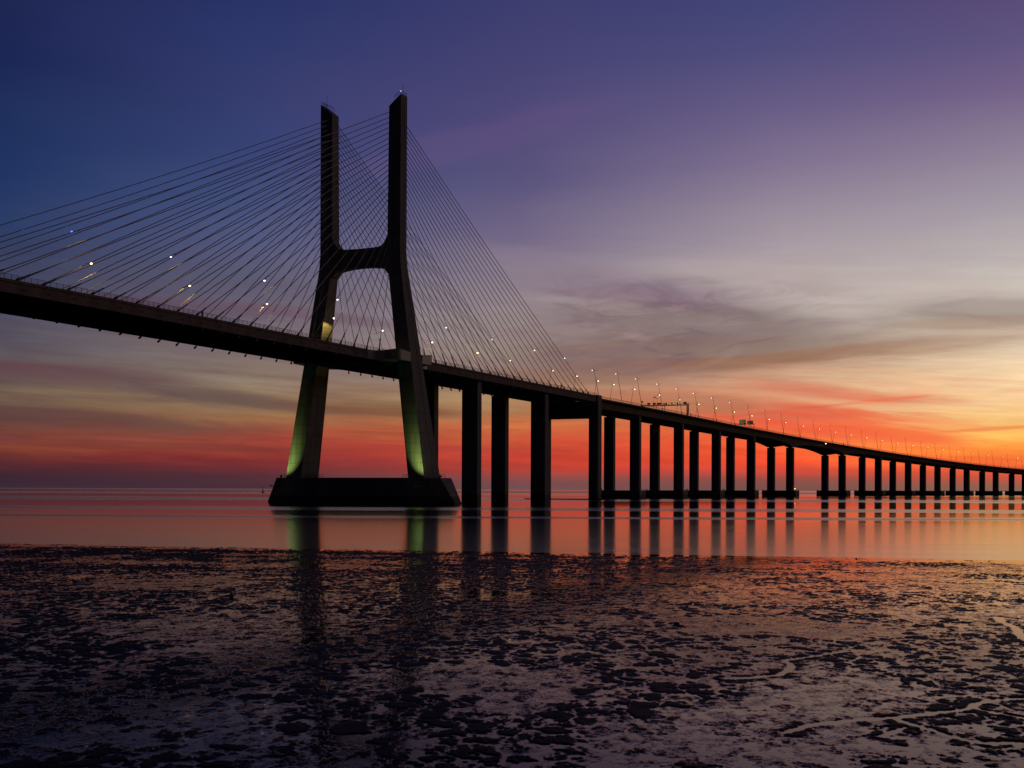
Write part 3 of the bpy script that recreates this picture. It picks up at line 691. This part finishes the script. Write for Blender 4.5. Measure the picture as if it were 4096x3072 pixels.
near_base = [201.0,234.8,265.6,301.6,337.2,371.5,410.6,451.8,490.6,531.1,570.3,610.6,650.9,693.5,734.3,775.9,815.3,855.9,894.6,935.8,975.3,1015,1053.9,1095,1133.5,1174.8,1214]
for i, s in enumerate(near_base):
    b = W(s, -15.2, htop(s) + (.1 if i else 1.2)); H = htop(s) + (15.1 if i else 14)
    lamp_post(b, W(s, -12.6, H), PDIR(s), M_WHITE if i < 8 else M_VIOLET, 'near railing lamp post leaning inward, %s counting right from the tall end pier' % ORD[i], 'lamp posts along the near railing', .5 if i < 8 else .4, 1500 if i in (4, 13) else 0)
far_base = [205.6,238.5,269.6,294.4,329.8,376.4,416.9,457.3,495.3,535.6,576,616.5,656.5,698.6]
while far_base[-1] < 1260: far_base.append(far_base[-1] + 40.3)
for i, s in enumerate(far_base):
    s_ = s
    b = W(s_, 15.2, htop(s_) + .1); H = htop(s_) + 15.0
    lamp_post(b, W(s_, 12.9, H), -PDIR(s_), M_WARM, 'far railing lamp post with warm lamp, %s counting right from the stay cables' % ORD[i], 'lamp posts along the far railing', .54 if i < 12 else .44, 1800 if i in (5, 9) else 0)
# lamps fixed to the stay cables
def cable_lamp(s, q, H, glow, label, group, power):
    sg = -1 if q < 0 else 1
    best = None
    for (a, e, k), pts in CABS.items():
        if a != sg: continue
        for p, p2 in zip(pts[:-1], pts[1:]):
            for j in range(6):
                pp = p.lerp(p2, j / 6); d = (pp - W(s, q, H)).length
                if best is None or d < best[0]: best = (d, pp)
    P = best[1]; inn = PDIR(s) * (1 if sg < 0 else -1)
    tgt = W(s, q, H)
    o = thing('cable_lamp', label, 'bridge lamp', P, group)
    mb = MB(); mb.tube([P - inn * 1.1, P, tgt], .07, 5); mb.build('bracket_arm', M_STEEL, o)
    mb = MB(); mb.ball(tgt, .33, .33, .22); mb.build('lamp_head', glow, o, True)
    light('lamp_glow', 'SPOT', tgt - Vector((0, 0, .45)), power, (1., .70, .16), o, shadow_soft_size=.3, spot_size=R(158), spot_blend=.25, specular_factor=.2)
cn = [(-161.7,70.46,'small blue lamp on a stay cable, highest and leftmost of all the lamps'),(-123.5,70.23,'bluish white lamp on a stay cable, second from left in the upper row'),(-79.2,69.89,'white lamp on a near stay cable, third from left in the upper row'),(-37.4,69.46,'white lamp between the tower legs, just right of the far leg'),(41.4,68.78,'white lamp on a near stay cable, first in upper row right of tower'),(82.9,68.46,'white lamp on a near stay cable, second in upper row right of tower'),(126.6,68.03,'white lamp on a near stay cable, third in upper row right of tower'),(161.7,67.59,'white lamp at the outermost stay cables, fourth in upper row right of tower')]
for i, (s, H, lab) in enumerate(cn):
    cable_lamp(s, -13.0, H, M_BLUEL if i == 0 else M_WHITE, lab, 'lamps mounted on the near stay cables', 700)
cf = [(-126.7,69.54,'bright lamp on a far stay cable, leftmost of the lower row'),(-82.9,69.32,'bright yellowish lamp on a far stay cable, second from left in the lower row'),(-41.6,68.92,'bright yellowish lamp on a far stay cable, just left of the tower'),(-2.1,68.5,'lamp lighting the inner face of the far tower leg yellow'),(36.4,68.26,'yellowish lamp between the tower legs, closest to the near leg'),(77.7,67.78,'yellowish lamp, first of the lower row right of the tower'),(121,67.39,'yellowish lamp, second of the lower row right of the tower'),(156.5,67.14,'yellowish lamp, third of the lower row right of the tower')]
for i, (s, H, lab) in enumerate(cf):
    cable_lamp(s, 13.0 if i != 3 else 11.2, H, M_WARM, lab, 'lamps mounted on the far stay cables', 1800 if i == 3 else 1000)

# ================================================================== GANTRIES AND SMALL THINGS
def build_gantry():
    s = 348.5; a, p, z = ADIR(s), PDIR(s), Vector((0, 0, 1)); h0 = htop(s)
    o = thing('signal_gantry', 'dark steel gantry across the viaduct with three green arrow signals', 'gantry', W(s, -15.2, h0))
    mb = MB(); mb.rings([[W(s-.5, -15.6, h0), W(s+.5, -15.6, h0), W(s+.5, -14.9, h0), W(s-.5, -14.9, h0)], [W(s-.6, -16.0, h0+2.2), W(s+.6, -16.0, h0+2.2), W(s+.6, -14.7, h0+2.2), W(s-.6, -14.7, h0+2.2)], [W(s-.6, -15.95, 57.35), W(s+.6, -15.95, 57.35), W(s+.6, -14.6, 57.35), W(s-.6, -14.6, 57.35)]])
    mb.build('gantry_post', M_SIGNBACK, o)
    for q_ in (-.8, 15.0):
        mb = MB(); mb.box(W(s, q_, (h0 + 56.2) / 2 - .2), .4, .32, 56.2 - h0 + .4, a, p); mb.build('gantry_post', M_STEEL, o)
    mb = MB(); mb.box(W(s, .2, 56.42), .6, 29.6, .62, a, p)
    mb.build('gantry_beam', M_STEEL, o)
    mb = MB(); mb.tube([W(s-.3, -14.6, 57.6), W(s-.3, 15, 57.6)], .045, 4)
    for k in range(12): mb.tube([W(s-.3, -14 + 2.55*k, 56.7), W(s-.3, -14 + 2.55*k, 57.6)], .04, 4)
    mb.build('walkway_rail', M_STEEL, o)
    for q_, w_, hh, lit in ((9.4, 1.8, 1.2, 0), (5.8, 1.8, 1.2, 0), (2.8, 2.6, 1.1, 0), (-.6, 1.7, .7, 0), (-2.5, 1.75, 1.1, 1), (-6.0, 1.75, 1.1, 1), (-9.5, 1.75, 1.1, 1), (-13.7, 1.9, 1.3, 0)):
        zc = 56.9 + hh / 2
        mb = MB(); mb.box(W(s - .45, q_, zc), .5, w_, hh, a, p); b = mb.build('lane_signal', M_BLACK, o)
        if lit:
            c = W(s - .73, q_ - .38, zc); g = MB()
            def P2(u, v): return c - p * u + z * v
            g.poly([P2(-.15, .42), P2(.15, .42), P2(.15, .02), P2(.34, .02), P2(0, -.45), P2(-.34, .02), P2(-.15, .02)])
            g.build('green_arrow', M_GREEN, b)
build_gantry()
def build_sign():
    s = 546.; a, p, z = ADIR(s), PDIR(s), Vector((0, 0, 1)); h0 = htop(s); hb = h0 + 6.7
    o = thing('sign_portal', 'steel road sign portal on the viaduct with two green rectangular panels', 'road sign', W(s, .3, h0))
    for q_ in (.3, 14.6):
        mb = MB(); mb.box(W(s, q_, (h0 + hb) / 2 - .2), .4, .34, hb - h0 + .4, a, p); mb.build('portal_post', M_STEEL, o)
    mb = MB(); mb.box(W(s, 7.45, hb + .17), .4, 14.64, .34, a, p); mb.build('portal_beam', M_STEEL, o)
    for q_, w_, z0, z1 in ((8.95, 5.3, -.75, 3.3), (3.1, 4.6, -.6, 2.4)):
        mb = MB(); mb.box(W(s - .4, q_, hb + (z0 + z1) / 2), .2, w_, z1 - z0, a, p); b = mb.build('sign_panel', M_SIGNBACK, o)
        mb = MB()
        for k in (-1, 0, 1): mb.box(W(s - .55, q_ + k * w_ * .27, hb + (z0 + z1) / 2), .1, .1, z1 - z0 - .3, a, p)
        mb.build('panel_ribs', M_STEEL, b)
build_sign()
def windsock():
    s = 374.9; h = htop(s); a = PDIR(s) * -1
    o = thing('windsock', 'dark red windsock drooping from a thin mast on the far side of the viaduct', 'windsock', W(s, 15.5, h))
    mb = MB(); mb.tube([W(s, 15.5, h), W(s, 15.5, 63.7)], .07, 5); mb.build('mast', M_STEEL, o)
    t0 = W(s, 15.5, 63.5); mb = MB()
    mb.tube([t0, t0 + a*.5 + Vector((0,0,.15)), t0 + a*1.3 + Vector((0,0,-.15)), t0 + a*2.2 + Vector((0,0,-.75)), t0 + a*2.9 + Vector((0,0,-1.2))], [.3, .3, .26, .2, .15], 8); mb.build('sock', M_SOCK, o, True)
windsock()
for s, lab in ((266.9, 'round traffic sign seen from behind, left of the signal gantry'), (476.5, 'round traffic sign seen from behind on the near railing, left of the green sign portal')):
    h = htop(s); o = thing('round_sign', lab, 'traffic sign', W(s, -15.1, h), None)
    mb = MB(); mb.tube([W(s, -15.1, h), W(s, -15.1, h + 2.6)], .06, 5); mb.build('post', M_STEEL, o)
    c = W(s, -15.1, h + 2.5); mb = MB(); a, p = ADIR(s), PDIR(s)
    mb.rings([[c + a * dz + (p * math.cos(2*math.pi*j/16) + Vector((0,0,1)) * math.sin(2*math.pi*j/16)) * .5 for j in range(16)] for dz in (-.17, -.1)]); mb.build('sign_disc', M_BLACK, o)
def phone(s, lab):
    h = htop(s); o = thing('roadside_cabinet', lab, 'cabinet', W(s, -15.0, h))
    mb = MB(); mb.box(W(s, -15.0, h + .75), .5, .4, 1.5, ADIR(s), PDIR(s)); mb.build('cabinet_body', M_SIGNBACK, o)
    mb = MB(); mb.box(W(s, -15.0, h + 1.58), .7, .6, .12, ADIR(s), PDIR(s)); mb.build('cabinet_roof', M_STEEL, o)
phone(355.5, 'small dark cabinet on the near railing just right of the signal gantry post')
phone(723.0, 'narrow dark cabinet on the near railing above the wide haunched span')
phone(-112.0, 'pale orange roadside cabinet behind the railing on the left part of the cable-stayed deck')
phone(153.0, 'pale cabinet behind the railing, under the stay cables right of the tower')
# navigation lights
s = 675.; o = thing('navigation_light', 'small yellow light hanging under the edge of the haunched viaduct span', 'light', W(s, -15.7, htop(s) - 1.2))
mb = MB(); mb.ball(W(s, -15.8, htop(s) - 1.6), .3, .3, .3); mb.build('lens', M_WARM, o, True); mb = MB(); mb.box(W(s, -15.7, htop(s) - 1.05), .3, .3, .8); mb.build('bracket', M_STEEL, o)
o = thing('pier_beacon', 'small orange beacon on the pile cap at the left side of the wide viaduct span', 'beacon', W(G[4], -11.6, 4.7))
mb = MB(); mb.tube([W(G[4], -11.6, 4.6), W(G[4], -11.6, 5.9)], .1, 6); mb.build('post', M_STEEL, o); mb = MB(); mb.ball(W(G[4], -11.6, 6.1), .34, .34, .34); mb.build('lens', M_ORANGE, o, True)
def buoy():
    x, y = px_ground(1051, 1970.5); z = curve_z(x, y)
    o = thing('navigation_buoy', 'dark navigation buoy with a lattice top floating left of the tower', 'buoy', (x, y, z))
    mb = MB(); mb.rings([[(x + r * math.cos(2*math.pi*j/14), y + r * math.sin(2*math.pi*j/14), z + h) for j in range(14)] for r, h in ((1.3, -.4), (1.5, .3), (1.2, .9), (.6, 1.3))]); mb.build('float', M_BLACK, o)
    mb = MB()
    for j in range(4):
        c_, s_ = math.cos(j*math.pi/2+.6), math.sin(j*math.pi/2+.6); mb.tube([(x + .9*c_, y + .9*s_, z + 1.1), (x + .55*c_, y + .55*s_, z + 3.4)], .1, 5)
    mb.tube([(x-.7, y, z+3.4), (x+.7, y, z+3.4)], .12, 5); mb.build('lattice', M_BLACK, o)
    mb = MB(); mb.tube([(x, y, z + 3.2), (x, y, z + 6.0)], .2, 6); mb.build('mast', M_BLACK, o)
buoy()
# loose rocks on the flat
for i, (px, py, r, lab) in enumerate([(2706, 2499, .13, 'lone dark rock on the mud in the centre right of the flat'), (780, 2204, .09, 'small dark rock at the water\'s edge left of the tower'), (3425, 2236, .09, 'small dark rock at the water\'s edge towards the right'), (925, 2394, .12, 'tiny dark stone on the left part of the mud flat')]):
    x, y = px_ground(px, py); rs = random.Random(i); mb = MB(); mb.ball((x, y, .03), r, r*.9, r*.75, 9, 6)
    mb.v = [(vx + rs.uniform(-.15, .15)*r, vy + rs.uniform(-.15, .15)*r, vz + rs.uniform(-.15, .15)*r) for vx, vy, vz in mb.v]
    o = mb.build('rock', M_ROCK, None); o['label'] = lab; o['category'] = 'rock'; o['group'] = 'stones on the mud flat'
